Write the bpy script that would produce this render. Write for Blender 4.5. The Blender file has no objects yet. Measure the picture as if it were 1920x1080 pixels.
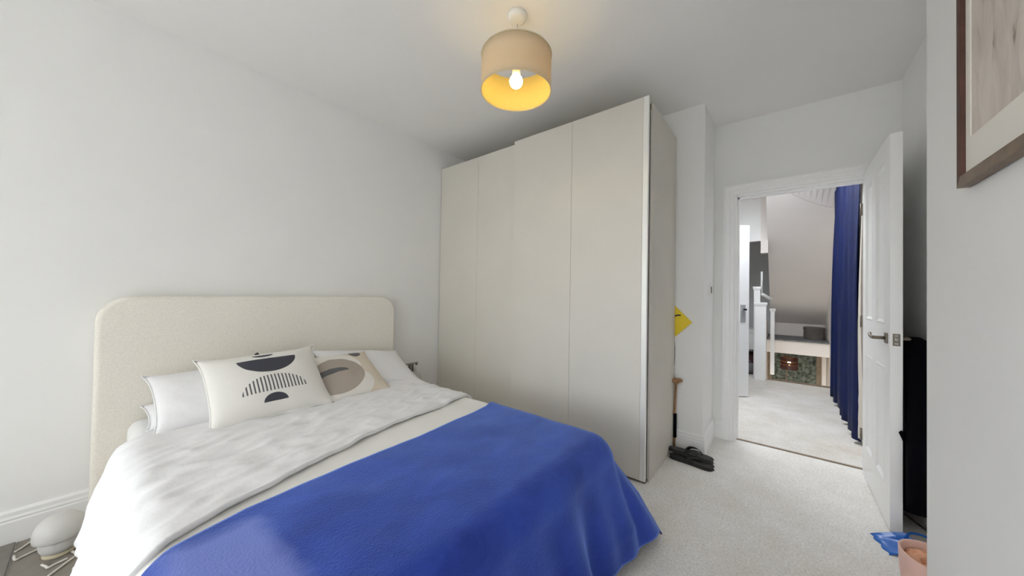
import bpy, bmesh, math, random
from mathutils import Vector, Matrix, noise
random.seed(7)
S = bpy.context.scene
COL = S.collection
PI = math.pi

# ------------------------------------------------------------------ camera
yaw, pitch, roll = 0.6811777, 0.0144356, 0.0173280
EYE = Vector((0, 0, 1.15))
f = Vector((math.cos(yaw)*math.cos(pitch), math.sin(yaw)*math.cos(pitch), math.sin(pitch)))
r0 = Vector((math.sin(yaw), -math.cos(yaw), 0))
u0 = r0.cross(f)
rt = r0*math.cos(roll) + u0*math.sin(roll)
up = u0*math.cos(roll) - r0*math.sin(roll)
cd = bpy.data.cameras.new('camera')
cam = bpy.data.objects.new('camera', cd); COL.objects.link(cam)
M = Matrix((rt, up, -f)).transposed().to_4x4(); M.translation = EYE
cam.matrix_world = M
cd.sensor_width = 36; cd.lens = 625.97/1920*36
cd.clip_start = 0.02; cd.clip_end = 100
S.camera = cam

# ------------------------------------------------------------------ world + daylight
w = bpy.data.worlds.new('overcast_sky'); S.world = w; w.use_nodes = True
bg = w.node_tree.nodes['Background']
bg.inputs[1].default_value = 12.2
# even overcast sky above the horizon, darker ground below it
wt = w.node_tree; wc = wt.nodes.new('ShaderNodeTexCoord'); wx_ = wt.nodes.new('ShaderNodeSeparateXYZ'); wr = wt.nodes.new('ShaderNodeValToRGB')
wt.links.new(wc.outputs['Generated'], wx_.inputs[0]); wt.links.new(wx_.outputs[2], wr.inputs[0]); wt.links.new(wr.outputs[0], bg.inputs[0])
wr.color_ramp.elements[0].position = 0.0; wr.color_ramp.elements[0].color = (.30, .30, .28, 1)
wr.color_ramp.elements[1].position = 0.03; wr.color_ramp.elements[1].color = (.91, .955, 1, 1)
def portal(name, loc, rot, sx, sy):
    l = bpy.data.lights.new(name, 'AREA'); l.shape = 'RECTANGLE'; l.size = sx; l.size_y = sy
    l.cycles.is_portal = True
    o = bpy.data.objects.new(name, l); COL.objects.link(o); o.location = loc; o.rotation_euler = rot
    return o
portal('bedroom_window_daylight', (-2.55, 2.75, 1.4), (-PI/2, 0, 0), 1.9, 1.7)
portal('added_end_window_daylight', (-3.99, .2, 1.4), (0, -PI/2, 0), 1.7, .8)  # daylight through the added end window
portal('landing_rooflight_daylight', (4.2, .3, 2.67), (0, 0, 0), 1.2, 1.1)
S.view_settings.view_transform = 'Standard'
S.view_settings.look = 'None'
S.view_settings.gamma = 1
S.view_settings.use_curve_mapping = False
S.view_settings.exposure = -0.02
S.cycles.max_bounces = 14
S.cycles.diffuse_bounces = 9
S.cycles.use_denoising = True

# ------------------------------------------------------------------ materials
MATS = {}
def new_mat(name):
    m = bpy.data.materials.new(name); m.use_nodes = True
    nt = m.node_tree; b = nt.nodes['Principled BSDF']
    MATS[name] = m
    return m, nt, b
def N(nt, t, **kw):
    n = nt.nodes.new(t)
    for k, v in kw.items(): setattr(n, k, v)
    return n
def plain(name, col, rough=0.6, metal=0.0, bump=0.0, bscale=200, var=0.0, vscale=8, sheen=0.0, spec=None, dist=0.002):
    """base colour with slight procedural variation and fine relief"""
    m, nt, b = new_mat(name)
    b.inputs['Roughness'].default_value = rough
    b.inputs['Metallic'].default_value = metal
    if spec is not None: b.inputs['Specular IOR Level'].default_value = spec
    if sheen: b.inputs['Sheen Weight'].default_value = sheen
    tc = N(nt, 'ShaderNodeTexCoord')
    nz = N(nt, 'ShaderNodeTexNoise'); nz.inputs['Scale'].default_value = vscale; nz.inputs['Detail'].default_value = 4
    nt.links.new(tc.outputs['Object'], nz.inputs['Vector'])
    rp = N(nt, 'ShaderNodeValToRGB')
    c0 = [max(0, c*(1-var)) for c in col]; c1 = [min(1, c*(1+var)) for c in col]
    rp.color_ramp.elements[0].color = (*c0, 1); rp.color_ramp.elements[1].color = (*c1, 1)
    rp.color_ramp.elements[0].position = .3; rp.color_ramp.elements[1].position = .7
    nt.links.new(nz.outputs['Fac'], rp.inputs['Fac']); nt.links.new(rp.outputs['Color'], b.inputs['Base Color'])
    if bump:
        bn = N(nt, 'ShaderNodeTexNoise'); bn.inputs['Scale'].default_value = bscale; bn.inputs['Detail'].default_value = 3
        nt.links.new(tc.outputs['Object'], bn.inputs['Vector'])
        bp = N(nt, 'ShaderNodeBump'); bp.inputs['Strength'].default_value = bump; bp.inputs['Distance'].default_value = dist
        nt.links.new(bn.outputs['Fac'], bp.inputs['Height']); nt.links.new(bp.outputs['Normal'], b.inputs['Normal'])
    return m

plain('wall_paint', (.82, .82, .81), .85, bump=.15, bscale=300, var=.012, vscale=3)
plain('ceiling_paint', (.84, .83, .815), .9, bump=.1, bscale=250, var=.01, vscale=3)
plain('gloss_white', (.85, .85, .845), .35, var=.01, bump=.05, bscale=60)
plain('landing_paint', (.78, .735, .70), .85, bump=.1, bscale=250, var=.015, vscale=3)
plain('grey_paint', (.66, .68, .69), .85, bump=.1, bscale=250, var=.02)
plain('wardrobe_board', (.66, .635, .58), .5, var=.015, vscale=4, bump=.12, bscale=500, dist=.001)
plain('wardrobe_side', (.62, .59, .53), .5, var=.02, vscale=4)
plain('aluminium', (.80, .80, .77), .4, metal=.2)
plain('dark_gap', (.015, .012, .012), .6)
plain('boucle', (.82, .785, .71), .95, bump=.5, bscale=320, var=.05, vscale=120, sheen=.2, dist=.003)
plain('cotton_white', (.82, .82, .84), .9, bump=.35, bscale=26, var=.01, dist=.006)
plain('cotton_warm', (.85, .845, .82), .9, bump=.15, bscale=350, var=.01)
plain('mattress_sheet', (.82, .82, .82), .9, bump=.1, bscale=40, var=.01)
plain('chrome', (.55, .54, .52), .25, metal=1)
plain('steel_grey', (.42, .42, .42), .45, metal=.2)
plain('dark_brass', (.22, .19, .15), .4, metal=.7)
plain('plastic_white', (.80, .80, .78), .4)
plain('black_rubber', (.018, .017, .018), .65, bump=.3, bscale=120, var=.3, vscale=40)
plain('black_fabric', (.003, .003, .005), .85, spec=.05, bump=.2, bscale=200, var=.2, vscale=20)
plain('wood_brown', (.33, .17, .07), .35, var=.3, vscale=30)
plain('blue_plastic', (.012, .13, .52), .3, var=.1, vscale=6)
plain('pink_fabric', (.72, .47, .40), .9, bump=.3, bscale=200, var=.06, vscale=10, sheen=.2)
plain('peach_cloth', (.70, .36, .22), .85, bump=.3, bscale=40, var=.25, vscale=14)
plain('navy_curtain', (.004, .010, .060), .5, bump=.15, bscale=300, var=.15, vscale=10, spec=.2)
plain('curtain_lining', (.62, .58, .52), .8)
plain('frame_wood', (.17, .115, .075), .45, var=.25, vscale=25, bump=.15, bscale=80)
plain('frame_side', (.085, .035, .025), .5, var=.2, vscale=25)
plain('mat_board', (.76, .735, .68), .9)
plain('yellow_card', (.80, .60, .015), .5, var=.05)
plain('cord_dark', (.16, .135, .12), .6)
plain('cable_white', (.72, .69, .65), .45)
plain('matt_grey_glass', (.60, .59, .575), .4, var=.02)
plain('beige_base', (.55, .49, .35), .6)
plain('grey_floor_layer', (.22, .205, .19), .9, bump=.4, bscale=120, var=.1, vscale=20)
plain('grey_brown_darkening', (.25, .225, .20), .9, bump=.3, bscale=90, var=.12, vscale=15)  # colour of the layer that dims the carpet corner
plain('maroon', (.07, .02, .02), .7, var=.3, vscale=20)
plain('grey_bag', (.17, .17, .18), .8, bump=.3, bscale=40, var=.25, vscale=20)
plain('timber_frame', (.22, .165, .11), .6, var=.2, vscale=20)
plain('hat_box_felt', (.13, .115, .105), .9, var=.1, vscale=20)
plain('pendant_brown', (.045, .010, .006), .5, var=.2)

def carpet(name, c0, c1, c2):
    m, nt, b = new_mat(name)
    b.inputs['Roughness'].default_value = .97; b.inputs['Specular IOR Level'].default_value = .1
    tc = N(nt, 'ShaderNodeTexCoord')
    n1 = N(nt, 'ShaderNodeTexNoise'); n1.inputs['Scale'].default_value = 2.6; n1.inputs['Detail'].default_value = 7; n1.inputs['Roughness'].default_value = .7
    n2 = N(nt, 'ShaderNodeTexNoise'); n2.inputs['Scale'].default_value = 95; n2.inputs['Detail'].default_value = 6; n2.inputs['Roughness'].default_value = .7
    for n in (n1, n2): nt.links.new(tc.outputs['Object'], n.inputs['Vector'])
    rp = N(nt, 'ShaderNodeValToRGB'); e = rp.color_ramp.elements
    e[0].position = .30; e[0].color = (*c0, 1); e[1].position = .62; e[1].color = (*c1, 1)
    nt.links.new(n1.outputs['Fac'], rp.inputs['Fac'])
    mx = N(nt, 'ShaderNodeMix', data_type='RGBA', blend_type='MULTIPLY')
    r2 = N(nt, 'ShaderNodeValToRGB'); r2.color_ramp.elements[0].position = .3; r2.color_ramp.elements[1].position = .62
    r2.color_ramp.elements[0].color = (*c2, 1); r2.color_ramp.elements[1].color = (1, 1, 1, 1)
    nt.links.new(n2.outputs['Fac'], r2.inputs['Fac'])
    mx.inputs[0].default_value = 1
    nt.links.new(rp.outputs['Color'], mx.inputs[6]); nt.links.new(r2.outputs['Color'], mx.inputs[7])
    nt.links.new(mx.outputs[2], b.inputs['Base Color'])
    bp = N(nt, 'ShaderNodeBump'); bp.inputs['Strength'].default_value = .8; bp.inputs['Distance'].default_value = .006
    nt.links.new(n2.outputs['Fac'], bp.inputs['Height']); nt.links.new(bp.outputs['Normal'], b.inputs['Normal'])
carpet('carpet', (.80, .765, .71), (.93, .92, .90), (.74, .72, .70))
carpet('landing_carpet', (.64, .60, .54), (.80, .78, .75), (.74, .72, .70))

# fleece with brushed nap
m, nt, b = new_mat('blue_fleece')
b.inputs['Roughness'].default_value = .8; b.inputs['Specular IOR Level'].default_value = .15
b.inputs['Sheen Weight'].default_value = 1.0; b.inputs['Sheen Roughness'].default_value = .45
b.inputs['Sheen Tint'].default_value = (.30, .46, 1, 1)
tc = N(nt, 'ShaderNodeTexCoord')
mp = N(nt, 'ShaderNodeMapping'); mp.inputs['Scale'].default_value = (1.6, 2.8, 2)
mp.inputs['Rotation'].default_value = (0, 0, .5)
nt.links.new(tc.outputs['Object'], mp.inputs['Vector'])
n1 = N(nt, 'ShaderNodeTexNoise'); n1.inputs['Scale'].default_value = 3; n1.inputs['Detail'].default_value = 6; n1.inputs['Roughness'].default_value = .62; n1.inputs['Distortion'].default_value = .5
nt.links.new(mp.outputs['Vector'], n1.inputs['Vector'])
rp = N(nt, 'ShaderNodeValToRGB'); e = rp.color_ramp.elements
e[0].position = .28; e[0].color = (.012, .026, .21, 1); e[1].position = .68; e[1].color = (.028, .062, .38, 1)
nt.links.new(n1.outputs['Fac'], rp.inputs['Fac'])
# one patch on the left has a lighter base colour
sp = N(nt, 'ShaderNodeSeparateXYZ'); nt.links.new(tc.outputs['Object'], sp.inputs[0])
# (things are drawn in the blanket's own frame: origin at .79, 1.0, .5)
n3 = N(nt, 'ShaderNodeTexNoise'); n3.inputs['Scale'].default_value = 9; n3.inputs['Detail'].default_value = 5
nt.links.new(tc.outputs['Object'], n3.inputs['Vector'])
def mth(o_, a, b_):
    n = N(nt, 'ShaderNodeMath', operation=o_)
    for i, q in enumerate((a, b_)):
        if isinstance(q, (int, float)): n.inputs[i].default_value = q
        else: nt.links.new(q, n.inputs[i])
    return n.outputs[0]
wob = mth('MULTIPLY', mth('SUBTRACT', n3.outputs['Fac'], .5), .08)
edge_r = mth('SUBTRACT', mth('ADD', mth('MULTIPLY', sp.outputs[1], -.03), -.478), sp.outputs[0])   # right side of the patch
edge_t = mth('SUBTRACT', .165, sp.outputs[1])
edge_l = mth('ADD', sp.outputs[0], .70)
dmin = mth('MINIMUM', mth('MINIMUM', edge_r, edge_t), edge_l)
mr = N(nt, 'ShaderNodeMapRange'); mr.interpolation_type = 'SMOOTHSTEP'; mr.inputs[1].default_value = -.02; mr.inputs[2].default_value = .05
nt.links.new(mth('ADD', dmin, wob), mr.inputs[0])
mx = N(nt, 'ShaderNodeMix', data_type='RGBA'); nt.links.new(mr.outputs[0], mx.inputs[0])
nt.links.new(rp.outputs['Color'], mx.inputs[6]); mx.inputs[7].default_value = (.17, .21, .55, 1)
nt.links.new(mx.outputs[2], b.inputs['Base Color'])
n2 = N(nt, 'ShaderNodeTexNoise'); n2.inputs['Scale'].default_value = 160; n2.inputs['Detail'].default_value = 3
nt.links.new(tc.outputs['Object'], n2.inputs['Vector'])
bp = N(nt, 'ShaderNodeBump'); bp.inputs['Strength'].default_value = .5; bp.inputs['Distance'].default_value = .004
nt.links.new(n2.outputs['Fac'], bp.inputs['Height']); nt.links.new(bp.outputs['Normal'], b.inputs['Normal'])
FLEECE = dict(nt=nt, b=b, rp=rp, sp=sp)
plain('fleece_binding', (.010, .015, .10), .7)

# lampshade: linen that lets light through
m = bpy.data.materials.new('shade_linen'); m.use_nodes = True; MATS['shade_linen'] = m
nt = m.node_tree; nt.nodes.clear()
out = N(nt, 'ShaderNodeOutputMaterial'); ms = N(nt, 'ShaderNodeMixShader'); ms.inputs[0].default_value = .5
df = N(nt, 'ShaderNodeBsdfDiffuse'); tr = N(nt, 'ShaderNodeBsdfTranslucent')
tc = N(nt, 'ShaderNodeTexCoord'); nz = N(nt, 'ShaderNodeTexNoise'); nz.inputs['Scale'].default_value = 220
rp = N(nt, 'ShaderNodeValToRGB'); rp.color_ramp.elements[0].color = (.74, .69, .57, 1); rp.color_ramp.elements[1].color = (.85, .80, .68, 1)
nt.links.new(tc.outputs['Object'], nz.inputs['Vector']); nt.links.new(nz.outputs['Fac'], rp.inputs['Fac'])
nt.links.new(rp.outputs['Color'], df.inputs['Color']); tr.inputs['Color'].default_value = (.82, .72, .48, 1)
nt.links.new(df.outputs[0], ms.inputs[1]); nt.links.new(tr.outputs[0], ms.inputs[2]); nt.links.new(ms.outputs[0], out.inputs[0])
m = bpy.data.materials.new('shade_gold'); m.use_nodes = True; MATS['shade_gold'] = m
nt = m.node_tree; nt.nodes.clear()
out = N(nt, 'ShaderNodeOutputMaterial'); ms = N(nt, 'ShaderNodeMixShader'); ms.inputs[0].default_value = .45
df = N(nt, 'ShaderNodeBsdfDiffuse'); tr = N(nt, 'ShaderNodeBsdfTranslucent')
tc = N(nt, 'ShaderNodeTexCoord'); nz = N(nt, 'ShaderNodeTexNoise'); nz.inputs['Scale'].default_value = 60
rp = N(nt, 'ShaderNodeValToRGB'); rp.color_ramp.elements[0].color = (.80, .66, .27, 1); rp.color_ramp.elements[1].color = (.86, .72, .30, 1)
nt.links.new(tc.outputs['Object'], nz.inputs['Vector']); nt.links.new(nz.outputs['Fac'], rp.inputs['Fac'])
nt.links.new(rp.outputs['Color'], df.inputs['Color']); nt.links.new(rp.outputs['Color'], tr.inputs['Color'])
nt.links.new(df.outputs[0], ms.inputs[1]); nt.links.new(tr.outputs[0], ms.inputs[2]); nt.links.new(ms.outputs[0], out.inputs[0])
# frosted window pane
m = bpy.data.materials.new('frosted_pane'); m.use_nodes = True; MATS['frosted_pane'] = m
nt = m.node_tree; nt.nodes.clear()
out = N(nt, 'ShaderNodeOutputMaterial'); ms = N(nt, 'ShaderNodeMixShader'); ms.inputs[0].default_value = .5
df = N(nt, 'ShaderNodeBsdfDiffuse'); tr = N(nt, 'ShaderNodeBsdfTranslucent')
tc = N(nt, 'ShaderNodeTexCoord'); nz = N(nt, 'ShaderNodeTexNoise'); nz.inputs['Scale'].default_value = 22; nz.inputs['Detail'].default_value = 5
rp = N(nt, 'ShaderNodeValToRGB'); rp.color_ramp.elements[0].color = (.07, .08, .065, 1); rp.color_ramp.elements[1].color = (.25, .26, .23, 1)
rp.color_ramp.elements[0].position = .35; rp.color_ramp.elements[1].position = .65
nt.links.new(tc.outputs['Object'], nz.inputs['Vector']); nt.links.new(nz.outputs['Fac'], rp.inputs['Fac'])
nt.links.new(rp.outputs['Color'], df.inputs['Color']); nt.links.new(rp.outputs['Color'], tr.inputs['Color'])
nt.links.new(df.outputs[0], ms.inputs[1]); nt.links.new(tr.outputs[0], ms.inputs[2]); nt.links.new(ms.outputs[0], out.inputs[0])
def emit(name, col, st):
    m, nt, b = new_mat(name)
    b.inputs['Base Color'].default_value = (*[min(1, c) for c in col], 1)
    b.inputs['Emission Color'].default_value = (*col, 1); b.inputs['Emission Strength'].default_value = st
emit('bulb_glow', (1, .76, .32), 34)
emit('small_bulb_glow', (1, .62, .22), 25)

# ------------------------------------------------------------------ mesh helpers
WL = {}     # world location of every object (all things stand unrotated unless noted)
def wl(o): return WL.get(o.name, Vector((0, 0, 0)))
def link(name, verts, faces, mat, parent=None, smooth=False, kind=None, loc=None):
    """one mesh object; verts in world coordinates, moved to the parent's frame"""
    base = Vector(loc) if loc is not None else (wl(parent) if parent else Vector((0, 0, 0)))
    me = bpy.data.meshes.new(name)
    me.from_pydata([tuple(Vector(v)-base) for v in verts], [], faces); me.update()
    bm = bmesh.new(); bm.from_mesh(me); bmesh.ops.recalc_face_normals(bm, faces=bm.faces); bm.to_mesh(me); bm.free()
    if smooth:
        for p in me.polygons: p.use_smooth = True
    me.materials.append(MATS[mat])
    o = bpy.data.objects.new(name, me); COL.objects.link(o)
    if parent:
        o.parent = parent; o.location = base - wl(parent)
    else:
        o.location = base
    WL[o.name] = base
    if kind: o['kind'] = kind
    return o
def empty(name, loc, label, cat, group=None, kind=None, rot=None):
    o = bpy.data.objects.new(name, None); COL.objects.link(o); o.location = loc
    o.empty_display_size = .1
    WL[o.name] = Vector(loc)
    if rot: o.rotation_euler = rot
    if label: o['label'] = label
    if cat: o['category'] = cat
    if group: o['group'] = group
    if kind: o['kind'] = kind
    return o
def tag(o, label, cat, group=None):
    o['label'] = label; o['category'] = cat
    if group: o['group'] = group
    return o
BF = [(0, 1, 3, 2), (4, 6, 7, 5), (0, 4, 5, 1), (2, 3, 7, 6), (0, 2, 6, 4), (1, 5, 7, 3)]
def boxv(x0, x1, y0, y1, z0, z1):
    return [(x, y, z) for x in (x0, x1) for y in (y0, y1) for z in (z0, z1)]
def boxes(*bs):
    V, F = [], []
    for b_ in bs:
        n = len(V); V += boxv(*b_); F += [tuple(n+i for i in q) for q in BF]
    return V, F
def box(name, b_, mat, parent=None, bev=0, kind=None, seg=2):
    V, F = boxes(b_)
    o = link(name, V, F, mat, parent, kind=kind)
    if bev: bevel(o, bev, seg)
    return o
def bevel(o, wdt, seg=2):
    md = o.modifiers.new('bevel', 'BEVEL'); md.width = wdt; md.segments = seg; md.limit_method = 'ANGLE'; md.angle_limit = .6
    for p in o.data.polygons: p.use_smooth = True
    wn = o.modifiers.new('wn', 'WEIGHTED_NORMAL'); wn.keep_sharp = False
def struct(name, *bs, mat='wall_paint', bev=0):
    V, F = boxes(*bs); o = link(name, V, F, mat, kind='structure')
    return o
def lathe(prof, c, n=40, axis='z'):
    V, F = [], []
    for r_, h in prof:
        for k in range(n):
            a = 2*PI*k/n
            V.append((c[0]+r_*math.cos(a), c[1]+r_*math.sin(a), c[2]+h))
    for i in range(len(prof)-1):
        for k in range(n):
            k2 = (k+1) % n
            F.append((i*n+k, i*n+k2, (i+1)*n+k2, (i+1)*n+k))
    if prof[0][0] > 1e-5: F.append(tuple(range(n-1, -1, -1)))
    if prof[-1][0] > 1e-5: F.append(tuple((len(prof)-1)*n+k for k in range(n)))
    return V, F
def tube(pts, r, n=8):
    P = [Vector(p) for p in pts]; V, F = [], []
    for i, p in enumerate(P):
        d = (P[min(i+1, len(P)-1)]-P[max(i-1, 0)]).normalized()
        a = d.cross(Vector((0, 0, 1)))
        if a.length < 1e-3: a = d.cross(Vector((1, 0, 0)))
        a.normalize(); bb = d.cross(a)
        rr = r[i] if isinstance(r, (list, tuple)) else r
        for k in range(n):
            t = 2*PI*k/n; V.append(p+a*math.cos(t)*rr+bb*math.sin(t)*rr)
    for i in range(len(P)-1):
        for k in range(n):
            k2 = (k+1) % n; F.append((i*n+k, i*n+k2, (i+1)*n+k2, (i+1)*n+k))
    F.append(tuple(range(n-1, -1, -1))); F.append(tuple((len(P)-1)*n+k for k in range(n)))
    return V, F
def smooth_path(pts, per=8):
    P = [Vector(p) for p in pts]; out = []
    for i in range(len(P)-1):
        p0 = P[max(i-1, 0)]; p1 = P[i]; p2 = P[i+1]; p3 = P[min(i+2, len(P)-1)]
        for k in range(per):
            t = k/per
            out.append(.5*((2*p1)+(p2-p0)*t+(2*p0-5*p1+4*p2-p3)*t*t+(3*p1-p0-3*p2+p3)*t**3))
    out.append(P[-1]); return out
def prism(outline, axis, a, b_):
    """outline: 2-D points, extruded along axis from a to b_"""
    n = len(outline); V = []
    for c in (a, b_):
        for p, q in outline:
            V.append({'x': (c, p, q), 'y': (p, c, q), 'z': (p, q, c)}[axis])
    F = [tuple(range(n)), tuple(range(2*n-1, n-1, -1))]
    F += [(i, (i+1) % n, n+(i+1) % n, n+i) for i in range(n)]
    return V, F
def rrect(x0, x1, z0, z1, r, n=10, corners=(1, 1, 1, 1)):
    pts = []
    for (cx, cz, a0, on) in ((x1-r, z1-r, 0, corners[0]), (x0+r, z1-r, PI/2, corners[1]), (x0+r, z0+r, PI, corners[2]), (x1-r, z0+r, 1.5*PI, corners[3])):
        if on:
            for k in range(n+1):
                a = a0+PI/2*k/n; pts.append((cx+r*math.cos(a), cz+r*math.sin(a)))
        else:
            pts.append((cx+r*(1 if a0 in (0, 1.5*PI) else -1), cz+r*(1 if a0 in (0, PI/2) else -1)))
    return pts
def grid_faces(nx, ny, off=0):
    return [(off+j*nx+i, off+j*nx+i+1, off+(j+1)*nx+i+1, off+(j+1)*nx+i) for j in range(ny-1) for i in range(nx-1)]

# ------------------------------------------------------------------ the room
WY, RY, AY, DX, PX, PY, CZ = 2.66, -.40, -.59, 3.21, 2.755, .445, 2.56
CX = 1.858                    # where the near right wall ends
WX = -3.9                     # end wall behind the camera
OY0, OY1, OZ = -.44, .287, 1.957
struct('floor', (WX-.1, DX+.06, AY-.1, WY+.1, -.1, 0), mat='carpet')
struct('ceiling', (WX-.1, DX+.12, AY-.1, WY+.1, CZ, CZ+.1), mat='ceiling_paint')
BW = (-3.5, -1.6, .55, 2.25)     # window in the headboard wall, left of the picture's edge
struct('wall_left', (BW[1], DX+.12, WY, WY+.1, 0, CZ), (WX-.1, BW[0], WY, WY+.1, 0, CZ), (BW[0], BW[1], WY, WY+.1, 0, BW[2]), (BW[0], BW[1], WY, WY+.1, BW[3], CZ))
struct('wall_right', (WX-.1, CX, RY-.3, RY, 0, CZ))
struct('wall_alcove', (CX, DX+.12, AY-.1, AY, 0, CZ))
struct('wall_back', (DX, DX+.12, OY1+.03, WY, 0, CZ), (DX, DX+.12, AY, OY0-.03, 0, CZ), (DX, DX+.12, OY0-.03, OY1+.03, OZ+.03, CZ))
struct('wall_pillar', (PX, DX, PY, WY, 0, CZ))
EW = (-.2, .6, .55, 2.25)     # unseen window added in the end wall to brighten pillar and wardrobe
struct('wall_behind', (WX-.1, WX, RY, EW[0], 0, CZ), (WX-.1, WX, EW[1], WY, 0, CZ), (WX-.1, WX, EW[0], EW[1], 0, EW[2]), (WX-.1, WX, EW[0], EW[1], EW[3], CZ))
wf = empty('added_end_window', (WX-.05, .2, EW[2]), 'white framed end window added behind the viewer for its light', None, kind='structure')
for y in (EW[0]+.03, .2, EW[1]-.03): box('mullion', (WX-.07, WX-.03, y-.03, y+.03, EW[2], EW[3]), 'gloss_white', wf)  # mullions of the added end window
for z in (EW[2]+.03, EW[3]-.03): box('transom', (WX-.07, WX-.03, EW[0], EW[1], z-.03, z+.03), 'gloss_white', wf)  # transoms of the added end window
wf = empty('window_1', (-2.55, WY+.05, BW[2]), 'white framed window beside the viewer', None, kind='structure')
for x in (BW[0]+.03, -2.55, BW[1]-.03): box('mullion', (x-.03, x+.03, WY+.03, WY+.07, BW[2], BW[3]), 'gloss_white', wf)
for z in (BW[2]+.03, BW[3]-.03): box('transom', (BW[0], BW[1], WY+.03, WY+.07, z-.03, z+.03), 'gloss_white', wf)

# moulded baseboards: profile (out, height)
SK = [(0, 0), (.018, 0), (.018, .098), (.014, .104), (.016, .112), (.012, .122), (.012, .138), (.005, .148), (0, .148)]
def baseboard(name, p, q, nrm, mat='gloss_white', ext=(0, 0)):
    p = Vector(p); q = Vector(q); d = (q-p).normalized(); n = Vector(nrm)
    V = []
    for c, e_ in ((p, ext[0]), (q, ext[1])):
        for o_, h in SK:
            b_ = c+n*o_+d*(o_*e_); V.append((b_.x, b_.y, h))
    k = len(SK)
    F = [tuple(range(k)), tuple(range(2*k-1, k-1, -1))]+[(i, (i+1) % k, k+(i+1) % k, k+i) for i in range(k)]
    return link(name, V, F, mat, kind='structure')
baseboard('baseboard_left', (WX, WY, 0), (2.1, WY, 0), (0, -1, 0))
baseboard('baseboard_pillar', (PX, .72, 0), (PX, PY, 0), (-1, 0, 0), ext=(0, 1))
baseboard('baseboard_pillar_side', (PX, PY, 0), (DX, PY, 0), (0, -1, 0), ext=(-1, 0))
baseboard('baseboard_back', (DX, PY-.018, 0), (DX, .378, 0), (-1, 0, 0))
baseboard('baseboard_alcove', (CX, AY, 0), (DX, AY, 0), (0, 1, 0))
baseboard('baseboard_right', (WX, RY, 0), (CX, RY, 0), (0, 1, 0))

# door frame: architraves with stepped mouldings, jamb lining with stop
def architrave(name, y_in, y_out, z1):
    """a vertical moulded board on the bedroom side of the wall"""
    s = 1 if y_out > y_in else -1
    wdt = abs(y_out-y_in)
    pr = [(0, 0), (0, .012), (.012, .016), (.016, .012), (.040, .014), (.046, .020), (.072, .022), (.078, .028), (wdt, .028), (wdt, 0)]
    ol = [(DX-d_, y_in+s*q) for q, d_ in pr]
    return prism([(x, y) for x, y in ol], 'z', 0, z1)
V1, F1 = architrave('l', OY1, OY1+.09, OZ)
link('trim_1', V1, F1, 'gloss_white', kind='structure')
V1, F1 = architrave('r', OY0, OY0-.09, OZ)
link('trim_2', V1, F1, 'gloss_white', kind='structure')
pr = [(0, 0), (0, .012), (.012, .016), (.016, .012), (.040, .014), (.046, .020), (.072, .022), (.078, .028), (.09, .028), (.09, 0)]
V = []; n = len(pr)
for y, s in ((OY0, -1), (OY1, 1)):
    for q, d_ in pr: V.append((DX-d_, y+s*q, OZ+q))
F = [tuple(range(n)), tuple(range(2*n-1, n-1, -1))]+[(i, (i+1) % n, n+(i+1) % n, n+i) for i in range(n)]
# fill the two mitred corners by running the head board over the uprights' tops
link('trim_3', V, F, 'gloss_white', kind='structure')
for i, (y, s) in enumerate(((OY1, 1), (OY0, -1))):
    V = []
    for q, d_ in pr: V.append((DX-d_, y+s*q, OZ))
    for q, d_ in pr: V.append((DX-d_, y+s*q, OZ+q))
    F = [tuple(range(n, 2*n))]+[(i_, (i_+1) % n, n+(i_+1) % n, n+i_) for i_ in range(n)]
    link('trim_%d' % (4+i), V, F, 'gloss_white', kind='structure')
struct('trim_6', (DX-.002, DX+.122, OY1, OY1+.03, 0, OZ+.03), (DX-.002, DX+.122, OY0-.03, OY0, 0, OZ+.03), (DX-.002, DX+.122, OY0, OY1, OZ, OZ+.03),
       (DX+.05, DX+.085, OY1-.012, OY1, 0, OZ), (DX+.05, DX+.085, OY0, OY0+.012, 0, OZ), (DX+.05, DX+.085, OY0, OY1, OZ-.012, OZ), mat='gloss_white')
struct('trim_7', (DX+.045, DX+.068, OY0, OY1, 0, .005), mat='timber_frame')     # carpet bar in the doorway

# ------------------------------------------------------------------ landing and stairwell beyond the door
LX = 5.93
struct('floor_landing', (DX+.06, LX, AY-.1, 3.1, -.15, 0), mat='landing_carpet')
struct('ceiling_landing', (DX+.12, 3.6, AY-.1, 1.0, CZ, CZ+.1), (4.8, 8.2, AY-.1, .16, CZ+.03, CZ+.13), (4.8, 5.0, .16, 1.0, CZ, CZ+.1), (3.6, 4.8, AY-.1, -.25, CZ, CZ+.1), (3.6, 4.8, .85, 1.0, CZ, CZ+.1), (DX+.12, 8, 1.0, 3.1, CZ, CZ+.1), (5.0, 8, .16, 1.0, CZ, CZ+.1), mat='landing_paint')
LW = 1.0
struct('wall_landing_left', (DX+.12, 3.42, LW, LW+.1, 0, CZ), (4.2, 5.9, LW, LW+.1, 0, CZ), (3.42, 4.2, LW, LW+.1, 2.0, CZ))
struct('wall_landing_right', (DX+.12, 8.0, AY-.1, AY+.04, -1.6, CZ), mat='landing_paint')
struct('wall_side_room', (DX+.12, 3.6, 3.0, 3.1, 0, CZ), (3.6, 6.0, 3.0, 3.1, 0, CZ))
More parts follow.
